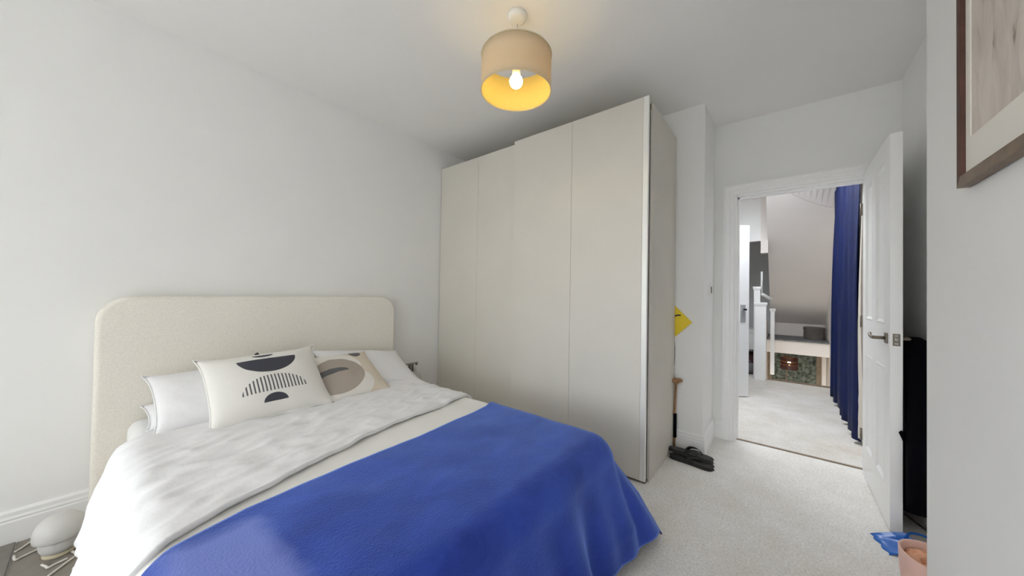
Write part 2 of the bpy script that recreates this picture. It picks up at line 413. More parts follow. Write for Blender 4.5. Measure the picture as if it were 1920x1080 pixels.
# far end: wall over a doorway, corner drop, low wall
struct('wall_landing_end', (5.9, 5.98, .244, 1.0, 1.95, CZ), (5.9, 5.98, .88, 3.0, 0, CZ))
struct('trim_8', (5.88, 6.0, .161, .244, 1.775, CZ), mat='landing_paint')
struct('wall_grey_room', (7.6, 7.7, .1, 1.6, .5, CZ), (7.6, 7.7, .24, 1.6, 0, .5), (5.98, 7.6, 1.5, 1.6, 0, CZ), mat='grey_paint')
struct('floor_grey_room', (LX, 7.7, .24, 1.6, -.15, 0), mat='landing_carpet')
struct('wall_stair_left', (LX+.05, 7.7, .2, .24, -1.6, .75), mat='landing_paint')
# sloping soffit under the roof, curved where it meets the flat ceiling
V = []; ny = 15; prof = []
ys = [AY+.03+(.165-AY-.03)*j/(ny-1) for j in range(ny)]
for j, y in enumerate(ys):
    t = j/(ny-1)
    top = 2.22+.36*t**1.6               # the join runs up towards the left
    xt = 5.5-(top-2.22)/.71 + .0
    row = [(5.0-.3*t, y, CZ+.02), (xt-.02, y, top), (xt, y, top-.004)]
    for k in range(1, 9):
        x = xt+(7.75-xt)*k/8
        row.append((x, y, top-.71*(x-xt)))
    V += row
nx = 11
link('ceiling_slope', V, grid_faces(nx, ny), 'landing_paint', kind='structure', smooth=False)
# carpeted ledge box above the stairs
ld = empty('wall_ledge', (6.9, -.2, .26), 'boxed ledge across the stairwell', None, kind='structure')
box('fascia', (6.9, 6.94, AY+.04, .2, .26, .46), 'landing_paint', ld)
box('soffit', (6.94, 7.65, AY+.04, .2, .26, .29), 'timber_frame', ld)
o = box('carpet_top', (6.87, 7.65, AY+.04, .2, .46, .485), 'grey_bag', ld, bev=.01)
wn = empty('window_2', (7.5, -.12, -.6), 'frosted stair window below the ledge', None, kind='structure')
for y0, y1 in ((.14, .2), (-.07, -.05), (-.50, -.44)): box('mullion', (7.47, 7.52, y0, y1, -.9, .26), 'timber_frame', wn)
box('window_post', (7.40, 7.52, AY+.04, -.50, -.9, .26), 'landing_paint', wn)
box('transom', (7.47, 7.52, -.44, .14, -.9, -.86), 'timber_frame', wn)
for y0, y1 in ((-.05, .14), (-.44, -.07)): box('pane', (7.49, 7.5, y0, y1, -.86, .26), 'frosted_pane', wn)
struct('wall_stair_end', (7.47, 7.57, AY, .24, -1.6, -.9), (7.64, 7.75, AY-.1, 1.6, .27, CZ+.1), mat='landing_paint')
struct('floor_stairwell', (LX, 7.6, AY, .24, -1.7, -1.6), mat='carpet')
struct('trim_9', (LX-.03, LX+.03, AY+.04, .16, -.2, .012), mat='timber_frame')

# second door, ajar from the side room, seen edge-on through the doorway
d2 = empty('door_2', (4.2, .95, 0), 'white landing door standing ajar with a dull metal handle plate', None, kind='structure')
a_ = math.atan2(.31-.95, 4.72-4.2); ln = math.hypot(.64, .52)
d2.rotation_euler = (0, 0, a_)
def d2box(name, x0, x1, y0, y1, z0, z1, mat, bev=0, par=None):
    V, F = boxes((x0, x1, y0, y1, z0, z1)); me = bpy.data.meshes.new(name); me.from_pydata(V, [], F); me.materials.append(MATS[mat])
    o = bpy.data.objects.new(name, me); COL.objects.link(o); o.parent = par or d2
    if bev: bevel(o, bev)
    return o
d2box('leaf', 0, ln, -.02, .02, .008, 1.975, 'gloss_white', .003)
d2box('handle_plate', ln-.105, ln-.045, -.028, -.02, .86, 1.06, 'steel_grey', .003)
hd = d2box('lever', ln-.10, ln-.05, -.06, -.045, .995, 1.015, 'chrome', .003)
d2box('lever_stem', ln-.085, ln-.07, -.05, -.02, .995, 1.015, 'chrome', par=hd)

# newel posts
def newel(loc, wdt, h, label):
    x, y = loc
    t = empty('newel_post', (x, y, 0), label, 'post', 'newel posts at the head of the stairs')
    hw_ = wdt/2
    box('shaft', (x-hw_, x+hw_, y-hw_, y+hw_, 0, h-.03), 'gloss_white', t, bev=.004)
    box('collar', (x-hw_-.008, x+hw_+.008, y-hw_-.008, y+hw_+.008, h-.045, h-.03), 'gloss_white', t, bev=.003)
    V, F = boxes((x-hw_-.012, x+hw_+.012, y-hw_-.012, y+hw_+.012, h-.03, h))
    o = link('cap', V, F, 'gloss_white', t); bevel(o, .006)
    return t
newel((5.84, .238), .13, 1.075, 'broad white square newel post at the landing edge')
newel((5.99, .285), .075, 1.30, 'taller slim white newel post behind the broad one')
newel((6.35, .115), .05, .98, 'short thin white post on the stair side of the newels')
t = empty('handrail', (6.3, .15, .9), 'white stair handrail running down behind the newel posts', 'handrail')
o = link('rail', *tube([(6.0, .225, 1.19), (6.3, .15, 1.13), (6.34, .13, 1.12)], .022), 'gloss_white', t, smooth=True)
link('upright', *tube([(6.02, .235, 1.2), (6.02, .235, 1.52)], .012), 'gloss_white', t, smooth=True)

# curtain on its pole along the right side of the landing
ct = empty('curtain', (4.8, -.47, .03), 'long navy blue curtain with pale lining hanging on the landing', 'curtain')
def curtain_sheet(x0, x1, yc, amp, z0, z1, n, waves, inset=0):
    V = []; nz_ = 16
    for k in range(nz_+1):
        t_ = k/nz_; z = z0+(z1-z0)*t_
        for i in range(n+1):
            s = i/n; a = s*waves*2*PI
            am = amp*(1-.55*t_**3)
            x = x0+(x1-x0)*s+.03*math.sin(a*.5+1+t_)*(1-t_)
            y = yc+am*math.sin(a+.4*math.sin(3*t_))+.012*math.sin(a*2.3+t_*3)+inset
            V.append((x, y, z+.008*math.sin(a)*(1-t_)))
    return V, grid_faces(n+1, nz_+1)
V, F = curtain_sheet(3.75, 5.42, -.485, .045, .03, 2.42, 150, 7)
o = link('fabric', V, F, 'navy_curtain', ct, smooth=True); so = o.modifiers.new('thick', 'SOLIDIFY'); so.thickness = .004
V, F = curtain_sheet(3.73, 5.43, -.490, .043, .05, 2.42, 150, 7, -.012)
o = link('lining', V, F, 'curtain_lining', ct, smooth=True)
link('header_tape', *tube([(3.7, -.485, 2.435), (5.45, -.485, 2.435)], .012), 'curtain_lining', ct, smooth=True)
t = empty('curtain_pole', (4.7, -.5, 2.47), 'white curtain pole above the navy curtain', 'curtain pole')
link('pole', *tube([(3.6, -.485, 2.46), (5.5, -.485, 2.46)], .012), 'gloss_white', t, smooth=True)
for x in (3.65, 5.48): link('bracket', *tube([(x, -.485, 2.46), (x, -.56, 2.46)], .009), 'gloss_white', t, smooth=True)

# hat box on the ledge
hb = empty('hat_box', (7.32, -.40, .485), 'round dark grey box standing on the carpeted ledge', 'box')
link('tub', *lathe([(0, 0), (.125, 0), (.13, .01), (.13, .15), (0, .15)], (7.32, -.40, .485), 36), 'hat_box_felt', hb, smooth=False)
link('lid', *lathe([(0, .15), (.136, .15), (.136, .185), (.128, .192), (0, .192)], (7.32, -.40, .485), 36), 'hat_box_felt', hb)
# stairwell pendant
sp_ = empty('stair_pendant', (7.2, -.09, .26), 'dark red-brown banded pendant lamp glowing below the ledge', 'lamp')
c = (7.2, -.09, 0)
for z0, z1 in ((.105, .155), (.055, .09), (-.03, .035)):
    V, F = lathe([(.112, z0), (.115, z0), (.115, z1), (.112, z1), (.112, z0)], c, 36)
    link('shade_band', V, F[:-2] if len(F) > 144 else F, 'pendant_brown', sp_, smooth=False)
for k in range(4):
    a = PI/4+k*PI/2; x, y = 7.2+.113*math.cos(a), -.09+.113*math.sin(a)
    link('shade_rib', *tube([(x, y, -.03), (x, y, .155)], .004, 6), 'pendant_brown', sp_)
link('cord', *tube([(7.2, -.09, .26), (7.2, -.09, .09)], .006, 6), 'cord_dark', sp_)
link('spider', *tube([(7.2, -.203, .145), (7.2, .023, .145)], .003, 6), 'pendant_brown', sp_)
link('bulb', *lathe([(0, 0), (.018, .006), (.026, .022), (.02, .045), (.012, .06), (0, .062)], (7.2, -.09, .035), 16), 'small_bulb_glow', sp_, smooth=True)

# things glimpsed in the grey room beyond
t = empty('low_cabinet', (6.75, .40, 0), 'low white unit in the grey room beside the newel post', 'cabinet')
box('carcass', (6.5, 7.0, .26, .8, .32, .60), 'gloss_white', t)
box('top_board', (6.48, 7.02, .25, .82, .60, .63), 'gloss_white', t)
for y in (.28, .78): box('leg', (6.52, 6.56, y-.02, y+.02, 0, .32), 'gloss_white', t)
for y in (.28, .78): box('leg', (6.94, 6.98, y-.02, y+.02, 0, .32), 'gloss_white', t)
def soft_bag(name, c, s, mat, label):
    V = []; nu, nv = 20, 11
    for j in range(nv):
        ph = PI*j/(nv-1)
        for i in range(nu):
            th = 2*PI*i/nu
            q = Vector((math.copysign(abs(math.cos(th))**.6, math.cos(th))*math.sin(ph)**.6, math.copysign(abs(math.sin(th))**.6, math.sin(th))*math.sin(ph)**.6, math.copysign(abs(math.cos(ph))**.7, -math.cos(ph))))
            q = q*(1+.08*noise.noise(q*2.3+Vector(c)))
            V.append((c[0]+q.x*s[0], c[1]+q.y*s[1], c[2]+s[2]*(q.z+1)))
    F = [(j*nu+i, j*nu+(i+1) % nu, (j+1)*nu+(i+1) % nu, (j+1)*nu+i) for j in range(nv-1) for i in range(nu)]
    t = empty(name, c, label, 'bag')
    o = link('body', V, F, mat, t, smooth=True)
    z = c[2]+2*s[2]
    link('handle', *tube(smooth_path([(c[0], c[1]-s[1]*.5, z-.02), (c[0], c[1]-s[1]*.3, z+.04), (c[0], c[1]+s[1]*.3, z+.04), (c[0], c[1]+s[1]*.5, z-.02)]), .006, 6), mat, t, smooth=True)
    return t
soft_bag('holdall', (6.22, .42, 0), (.13, .12, .075), 'grey_bag', 'small grey cloth bag on the floor behind the newel posts')
soft_bag('sack', (6.72, .42, 0), (.13, .12, .13), 'maroon', 'dark maroon bag under the low white unit')

# ------------------------------------------------------------------ wardrobe
wd = empty('wardrobe', (2.42, 1.65, 0), 'tall beige wardrobe with two wide sliding doors', 'wardrobe')
WT = 2.352
box('side_panel', (2.155, 2.742, .632, .650, 0, WT), 'wardrobe_side', wd, bev=.001)
box('side_panel', (2.155, 2.742, 2.635, 2.653, 0, WT), 'wardrobe_side', wd, bev=.001)
box('top_panel', (2.155, 2.742, .650, 2.635, WT-.02, WT-.001), 'wardrobe_side', wd)
box('back_panel', (2.735, 2.742, .650, 2.635, .05, WT-.02), 'wardrobe_side', wd)
box('plinth', (2.17, 2.735, .650, 2.635, 0, .05), 'wardrobe_side', wd)
box('centre_panel', (2.17, 2.735, 1.635, 1.653, .05, WT-.02), 'wardrobe_side', wd)
box('top_rail', (2.149, 2.155, .645, 2.64, WT-.035, WT), 'dark_brass', wd)
box('bottom_rail', (2.118, 2.155, .645, 2.64, .0, .012), 'dark_brass', wd)
def sliding_door(x0, x1, y0, y1, z0, z1, label, edge_sides):
    d = box('door', (x0+.004, x1, y0+.002, y1-.002, z0+.002, z1-.002), 'dark_gap', wd)
    d['label'] = label
    ys_ = [y0, (y0+y1)/2, y1]
    for a, c_ in zip(ys_[:-1], ys_[1:]):
        aa = a+(.034 if (a == y0 and 'r' in edge_sides) else .0008); cc = c_-(.012 if (c_ == y1 and 'l' in edge_sides) else .0008)
        box('door_panel', (x0, x0+.01, aa, cc, z0, z1), 'wardrobe_board', d, bev=.0012)
    if 'r' in edge_sides: box('edge_profile', (x0-.002, x1+.002, y0, y0+.0335, z0, z1+.001), 'aluminium', d, bev=.003)
    return d
sliding_door(2.098, 2.118, .642, 1.70, .018, 2.380, 'front sliding door of two beige panels with a pale metal edge', 'r')
sliding_door(2.128, 2.148, 1.62, 2.655, .018, 2.372, 'rear sliding door of two beige panels', '')
box('door_runner', (2.118, 2.15, .652, .66, .02, WT-.04), 'dark_gap', wd)

# ------------------------------------------------------------------ bed
HX0, HX1 = -.012, 1.592
bd = empty('bed', (.79, 1.6, 0), 'double bed with a cream bouclé headboard with rounded corners', 'bed')
ol = rrect(HX0, HX1, .02, 1.10, .13, 10, (1, 1, 0, 0))
V, F = prism(ol, 'y', 2.565, 2.650)
o = link('headboard', V, F, 'boucle', bd); bevel(o, .022, 4)
for x0, x1 in ((.062, .097), (1.503, 1.538)):
    o = box('side_rail', (x0, x1, .655, 2.563, .06, .335), 'boucle', bd, bev=.02, seg=4)
o = box('foot_rail', (.098, 1.502, .655, .69, .06, .335), 'boucle', bd, bev=.02, seg=4)
box('slat_base', (.099, 1.501, .69, 2.56, .17, .195), 'timber_frame', bd)
for x in (.09, 1.5):
    for y in (.72, 2.5): link('leg', *lathe([(.025, 0), (.03, .06)], (x, y, 0), 16), 'black_rubber', bd)
mt = box('mattress', (.10, 1.50, .66, 2.558, .197, .478), 'mattress_sheet', bev=.05, seg=5)
tag(mt, 'white-sheeted mattress showing at the headboard end of the bed', 'mattress')

MX, HW, FY = .79, .752, .60         # cloth drape: centre, half width, foot line
def drape(a, b_, top, r, flare=.12, lobes=0.0, seed=0, floor=.012, p=3.0):
    da = a-MX; sx = 1 if da >= 0 else -1
    ex = max(0, abs(da)-(HW-r)); ey = max(0, (FY+r)-b_)
    px_ = MX+sx*min(abs(da), HW-r); py_ = max(b_, FY+r)
    e_ = (ex**p+ey**p)**(1/p)
    if e_ < 1e-9: return Vector((px_, py_, top))
    dr = Vector((sx*ex, -ey)); dr.normalize()
    flare = flare+.42*(2*ex*ey/(ex*ex+ey*ey))**2
    q = PI/2*r
    if e_ < q: h = r*math.sin(e_/r); v = r*(1-math.cos(e_/r))
    else: h = r+flare*(e_-q); v = r+(e_-q)*math.sqrt(1-flare**2)
    if lobes:
        per = (px_*1.0-py_*1.0)+math.atan2(ey, ex+1e-6)*.35
        k = min(1, max(0, (e_-.06)/.35))**1.5
        h += lobes*k*(1.1+math.sin(per*17+seed)+.5*math.sin(per*31+seed*2))
    if v > top-floor:
        h += (v-(top-floor))*.9; v = top-floor
    return Vector((px_+dr.x*h, py_+dr.y*h, top-v))
def cloth(na, nb, fa, fb, top, r, amp, scl, seed, flare=.12, lobes=0.0, aniso=(1, 1), floor=.012, p=3.0, ridge=0):
    V = []; UV = []
    for j in range(nb+1):
        for i in range(na+1):
            s, t_ = i/na, j/nb
            a, b_ = fa(s, t_), fb(s, t_)
            v = drape(a, b_, top, r, flare, lobes, seed, floor, p)
            q = Vector((a*scl*aniso[0], b_*scl*aniso[1], seed))
            n_ = noise.noise(q)+.5*noise.noise(q*2.1+Vector((3, 1, 0)))
            if ridge: n_ += ridge*(1-2.2*abs(noise.noise(Vector((a*scl*.8+b_*2, b_*scl*2.2-a*3, seed+5)))))
            d = amp*n_
            e1 = drape(a+.01, b_, top, r, flare, lobes, seed, floor, p)-v; e2 = drape(a, b_+.01, top, r, flare, lobes, seed, floor, p)-v
            nr = e1.cross(e2)
            nr = nr.normalized() if nr.length > 1e-9 else Vector((0, 0, 1))
            v = v+nr*(d+amp*.5)
            v.z = max(v.z, floor)
            V.append(v); UV.append((a, b_))
    return V, grid_faces(na+1, nb+1), UV
dv = empty('duvet', (.79, 1.4, .48), 'white cotton duvet folded back below the pillows', 'duvet')
LO, RO = .36, .30
A0, A1 = MX-HW-LO, MX+HW+RO
V, F, _ = cloth(110, 80, lambda s, t: A0+(A1-A0)*s, lambda s, t: FY+.06+(1.62-FY-.06)*t, .484, .09, .004, 5, 11, flare=.10, lobes=.006)
o = link('cover', V, F, 'cotton_warm', dv, smooth=True)
so = o.modifiers.new('thick', 'SOLIDIFY'); so.thickness = .008; so.offset = -1
def lut(x, T_):
    if x <= T_[0][0]: return T_[0][1]
    for (x0, y0), (x1, y1) in zip(T_[:-1], T_[1:]):
        if x <= x1: return y0+(y1-y0)*(x-x0)/(x1-x0)
    return T_[-1][1]
def fold_b(s, t):
    a = -.32+2.2*s
    front = lut(a, ((-.3, 1.17), (.05, 1.195), (.25, 1.275), (.55, 1.385), (1.0, 1.475), (1.5, 1.55), (1.9, 1.58))) + .008*math.sin(a*9)
    back = 2.12 + .03*math.sin(a*5+1)
    return front+(back-front)*t
V, F, _ = cloth(150, 70, lambda s, t: MX-HW-.30+(2*HW+.30+.26)*s, fold_b, .500, .10, .0075, 7.5, 23, flare=.24, lobes=.012, aniso=(1.0, 1.6), ridge=1.1)
o = link('folded_flap', V, F, 'cotton_white', dv, smooth=True)
so = o.modifiers.new('thick', 'SOLIDIFY'); so.thickness = .014; so.offset = -1
# blanket
bk = empty('throw_blanket', (.79, 1.0, .5), 'royal blue fleece throw spread over the foot of the bed', 'blanket')
def bl_a(s, t): return MX-HW-.42+(2*HW+.42+.40)*s
def bl_b(s, t):
    a = bl_a(s, t)
    back = lut(a, ((-.4, 1.02), (0, 1.09), (.12, 1.17), (.28, 1.225), (.56, 1.245), (1.0, 1.265), (1.4, 1.31), (1.56, 1.375), (1.9, 1.42)))
    return FY-.40+(back-FY+.40)*t
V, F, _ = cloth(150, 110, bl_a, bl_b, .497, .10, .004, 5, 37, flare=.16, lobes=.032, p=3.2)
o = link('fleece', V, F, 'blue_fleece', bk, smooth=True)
so = o.modifiers.new('thick', 'SOLIDIFY'); so.thickness = .006; so.offset = -1
na_, nb_ = 150, 110
edge = [V[nb_*(na_+1)+i] for i in range(na_+1)]
link('binding', *tube([p+Vector((0, 0, -.001)) for p in edge], .0055, 6), 'fleece_binding', bk, smooth=True)
edge = [V[j*(na_+1)+na_] for j in range(nb_+1)]
link('binding', *tube([p+Vector((0, 0, .001)) for p in edge], .005, 6), 'fleece_binding', bk, smooth=True)
edge = [V[j*(na_+1)] for j in range(nb_+1)]
link('binding', *tube([p+Vector((0, 0, .001)) for p in edge], .005, 6), 'fleece_binding', bk, smooth=True)
edge = [V[i] for i in range(na_+1)]
link('binding', *tube([p+Vector((0, 0, .002)) for p in edge], .005, 6), 'fleece_binding', bk, smooth=True)

# ------------------------------------------------------------------ pillows
def pillow_mesh(name, wdt, hgt, thk, mat, seed, n=36, sag=0.0, pinch=.035, ear=.02, wr=.006):
    V, F, UV = [], [], []
    for side in (1, -1):
        for j in range(n+1):
            for i in range(n+1):
                u, v = 2*i/n-1, 2*j/n-1
                x = u*wdt/2*(1-pinch*(1-v*v)); y = v*hgt/2*(1-pinch*(1-u*u))
                k = abs(u*v)**6
                x += math.copysign(ear*k, u); y += math.copysign(ear*k, v)
                h = thk/2*((1-abs(u)**2.6)*(1-abs(v)**2.6))**.55
                q = Vector((u*2.2+seed, v*2.2, side*.7))
                edge_ = min(1, 4*(1-max(abs(u), abs(v))))
                h += wr*edge_*(noise.noise(q)+.5*noise.noise(q*2.7))
                V.append((x, y, side*h-sag*u*u)); UV.append(((u+1)/2, (v+1)/2))
    m_ = (n+1)*(n+1)
    F = grid_faces(n+1, n+1)+[tuple(reversed(q)) for q in grid_faces(n+1, n+1, m_)]
    me = bpy.data.meshes.new(name); me.from_pydata(V, [], F)
    uvl = me.uv_layers.new(name='UVMap')
    for lp in me.loops: uvl.data[lp.index].uv = UV[lp.vertex_index]
    bm = bmesh.new(); bm.from_mesh(me)
    bmesh.ops.remove_doubles(bm, verts=bm.verts, dist=1e-5)
    bmesh.ops.recalc_face_normals(bm, faces=bm.faces)
    bm.to_mesh(me); bm.free()
    for p in me.polygons: p.use_smooth = True
    me.materials.append(MATS[mat])
    return me
def pillow(name, label, cat, c, rot, wdt, hgt, thk, mat, seed, group=None, seam=True, **kw):
    t = empty(name, c, label, cat, group, rot=rot)
    o = bpy.data.objects.new('cover', pillow_mesh(name, wdt, hgt, thk, mat, seed, **kw)); COL.objects.link(o); o.parent = t
    if seam:
        pinch, ear = kw.get('pinch', .035), kw.get('ear', .02)
        pts = []
        n = 24
        for (ua, va, ub, vb) in ((-1, -1, 1, -1), (1, -1, 1, 1), (1, 1, -1, 1), (-1, 1, -1, -1)):
            for k in range(n):
                u = ua+(ub-ua)*k/n; v = va+(vb-va)*k/n
                kk = abs(u*v)**6
                pts.append((u*wdt/2*(1-pinch*(1-v*v))+math.copysign(ear*kk, u), v*hgt/2*(1-pinch*(1-u*u))+math.copysign(ear*kk, v), -kw.get('sag', 0)*u*u))
        pts.append(pts[0])
        V, F = tube(pts, .0035, 6)
        me = bpy.data.meshes.new('seam'); me.from_pydata([tuple(v) for v in V], [], F); me.materials.append(MATS['cotton_warm' if 'print' in mat else mat])
        for p in me.polygons: p.use_smooth = True
        s_ = bpy.data.objects.new('seam', me); COL.objects.link(s_); s_.parent = t
    return t

# printed cushion covers: masks over the UV square
class Msk:
    def __init__(s, nt):
        s.nt = nt; uv = N(nt, 'ShaderNodeUVMap'); uv.uv_map = 'UVMap'
        sp = N(nt, 'ShaderNodeSeparateXYZ'); nt.links.new(uv.outputs[0], sp.inputs[0])
        s.u, s.v = sp.outputs[0], sp.outputs[1]
    def op(s, o, a, b_=None):
        n = N(s.nt, 'ShaderNodeMath', operation=o)
        for i, q in enumerate((a, b_)):
            if q is None: continue
            if isinstance(q, (int, float)): n.inputs[i].default_value = q
            else: s.nt.links.new(q, n.inputs[i])
        return n.outputs[0]
    def ell(s, cu, cv, ru, rv, ang=0):
        du = s.op('SUBTRACT', s.u, cu); dv_ = s.op('SUBTRACT', s.v, cv)
        if ang:
            c_, s_ = math.cos(ang), math.sin(ang)
            du, dv_ = s.op('ADD', s.op('MULTIPLY', du, c_), s.op('MULTIPLY', dv_, s_)), s.op('SUBTRACT', s.op('MULTIPLY', dv_, c_), s.op('MULTIPLY', du, s_))
        d = s.op('ADD', s.op('POWER', s.op('DIVIDE', s.op('ABSOLUTE', du), ru), 2), s.op('POWER', s.op('DIVIDE', s.op('ABSOLUTE', dv_), rv), 2))
        return s.op('LESS_THAN', d, 1)
    def below(s, a): return s.op('LESS_THAN', s.v, a)
    def above(s, a): return s.op('GREATER_THAN', s.v, a)
    def line(s, a, b_, c_):      # a*u+b*v > c
        return s.op('GREATER_THAN', s.op('ADD', s.op('MULTIPLY', s.u, a), s.op('MULTIPLY', s.v, b_)), c_)
    def both(s, *q):
        r_ = q[0]
        for k in q[1:]: r_ = s.op('MULTIPLY', r_, k)
        return r_
    def either(s, a, b_): return s.op('MAXIMUM', a, b_)
def print_mat(name, base, layers_fn, rough=.9):
    m, nt, b = new_mat(name); b.inputs['Roughness'].default_value = rough
    k = Msk(nt); cur = None
    for msk, col in layers_fn(k):
        mx = N(nt, 'ShaderNodeMix', data_type='RGBA'); nt.links.new(msk, mx.inputs[0])
        if cur is None: mx.inputs[6].default_value = (*base, 1)
        else: nt.links.new(cur, mx.inputs[6])
        mx.inputs[7].default_value = (*col, 1); cur = mx.outputs[2]
    nt.links.new(cur, b.inputs['Base Color'])
    tc = N(nt, 'ShaderNodeTexCoord'); bn = N(nt, 'ShaderNodeTexNoise'); bn.inputs['Scale'].default_value = 400
    nt.links.new(tc.outputs['Object'], bn.inputs['Vector'])
    bp = N(nt, 'ShaderNodeBump'); bp.inputs['Strength'].default_value = .25; bp.inputs['Distance'].default_value = .002
    nt.links.new(bn.outputs['Fac'], bp.inputs['Height']); nt.links.new(bp.outputs['Normal'], b.inputs['Normal'])
CHAR = (.055, .057, .075)
def lay1(k):
    yield k.both(k.ell(.485, .915, .095, .055), k.below(.915)), CHAR
    yield k.both(k.ell(.51, .82, .265, .255), k.below(.82)), CHAR
    st = k.op('LESS_THAN', k.op('FRACT', k.op('MULTIPLY', k.u, 31)), .42)
    yield k.both(k.ell(.51, .27, .285, .245), k.above(.27), st), (.12, .12, .13)
    yield k.both(k.ell(.49, .13, .105, .105), k.above(.13)), CHAR
print_mat('print_half_moons', (.80, .785, .745), lay1)
def lay2(k):
    yield k.ell(.28, .58, .42, .38, .3), (.80, .78, .74)
    yield k.both(k.ell(.36, .16, .40, .26, .2), k.below(.45)), (.80, .78, .74)
    yield k.ell(.26, .42, .42, .36, .2), (.42, .365, .315)
    yield k.both(k.ell(.14, .47, .30, .10, -.05), k.above(.45)), (.13, .13, .135)
    yield k.both(k.ell(.74, .90, .11, .10, .3), k.line(-.4, -1, -1.29)), (.14, .125, .135)
print_mat('print_leaf_shapes', (.72, .64, .53), lay2)

T = math.radians
pillow('flat_pillow', 'flat white pillow lying underneath at the left of the headboard', 'pillow', (.48, 2.36, .525), (T(3), 0, 0), .66, .37, .11, 'cotton_white', 2, ear=.008)
pillow('flat_pillow', 'flat white pillow lying underneath at the right of the headboard', 'pillow', (1.16, 2.36, .525), (T(3), 0, 0), .66, .37, .11, 'cotton_white', 8, ear=.008)
pillow('white_pillow', 'plain white pillow propped left of the printed cushions', 'pillow', (.475, 2.31, .60), (T(27), T(-1), T(1)), .62, .41, .13, 'cotton_white', 4, ear=.018)
pillow('white_pillow', 'plain white pillow with a pointed corner, right of the cushions', 'pillow', (1.235, 2.32, .600), (T(23), T(7), T(-2)), .62, .42, .12, 'cotton_white', 15, ear=.018)
c1 = pillow('half_moon_cushion', 'large off-white cushion printed with charcoal half moons and stripes', 'cushion', (.585, 2.145, .640), (T(43), T(-2), T(0)), .515, .40, .15, 'print_half_moons', 21, ear=.02, wr=.004)
c2 = pillow('leaf_print_cushion', 'smaller cushion printed with a taupe leaf shape in beige', 'cushion', (1.03, 2.19, .600), (T(30), T(1), T(3)), .40, .40, .12, 'print_leaf_shapes', 30, ear=.015, wr=.006)
me = bpy.data.meshes.new('loop_tag'); V, F = tube([(-.02, .186, 0), (-.023, .206, .004), (-.015, .211, .004), (-.008, .190, 0)], .005, 6)
me.from_pydata([tuple(v) for v in V], [], F); me.materials.append(MATS['black_rubber']); o = bpy.data.objects.new('loop_tag', me); COL.objects.link(o); o.parent = c1

# ------------------------------------------------------------------ ceiling pendant
LC = (1.302, 1.052)
pl = empty('ceiling_pendant', (LC[0], LC[1], CZ), 'cream linen drum pendant light, lit, hanging from the ceiling', 'lamp')
c = (LC[0], LC[1], 0)
link('ceiling_rose', *lathe([(0, 2.528), (.030, 2.528), (.044, 2.534), (.049, 2.545), (.05, 2.56)], c, 32), 'plastic_white', pl, smooth=True)
link('flex', *tube([(LC[0], LC[1], 2.51), (LC[0], LC[1], 2.31)], .0035, 8), 'plastic_white', pl, smooth=True)
R_ = .176; ZB, ZT = 2.165, 2.345
V, F = [], []; n = 72
for z in (ZB, ZB+.045, ZB+.09, ZB+.135, ZT):
    for k in range(n):
        a = 2*PI*k/n; V.append((LC[0]+R_*math.cos(a), LC[1]+R_*math.sin(a), z))
F = [(i*n+k, i*n+(k+1) % n, (i+1)*n+(k+1) % n, (i+1)*n+k) for i in range(4) for k in range(n)]
sh = link('shade', V, F, 'shade_linen', pl, smooth=True)
so = sh.modifiers.new('thick', 'SOLIDIFY'); so.thickness = .0015
V, F = [], []
for z in (ZB+.002, ZB+.09, ZT-.002):
    for k in range(n):
        a = 2*PI*k/n; V.append((LC[0]+(R_-.004)*math.cos(a), LC[1]+(R_-.004)*math.sin(a), z))
F = [(i*n+k, i*n+(k+1) % n, (i+1)*n+(k+1) % n, (i+1)*n+k) for i in range(2) for k in range(n)]
link('shade_lining', V, F, 'shade_gold', sh, smooth=True)
for z in (ZB, ZT):
    ring = [(LC[0]+R_*math.cos(2*PI*k/n), LC[1]+R_*math.sin(2*PI*k/n), z) for k in range(n+1)]
    link('shade_rim', *tube(ring, .003, 6), 'shade_linen', sh, smooth=True)
for k in range(3):
    a = .5+2*PI*k/3
    link('spider_arm', *tube([(LC[0]+.02*math.cos(a), LC[1]+.02*math.sin(a), 2.30), (LC[0]+R_*math.cos(a), LC[1]+R_*math.sin(a), ZT-.005)], .002, 6), 'plastic_white', sh)
link('lamp_holder', *lathe([(0, 2.315), (.014, 2.315), (.02, 2.30), (.021, 2.256), (.017, 2.246), (0, 2.253)], c, 24), 'plastic_white', pl, smooth=True)
link('bulb', *lathe([(0, 2.184), (.013, 2.187), (.024, 2.195), (.031, 2.206), (.034, 2.219), (.031, 2.232), (.024, 2.243), (.013, 2.250), (0, 2.252)], c, 28), 'bulb_glow', pl, smooth=True)

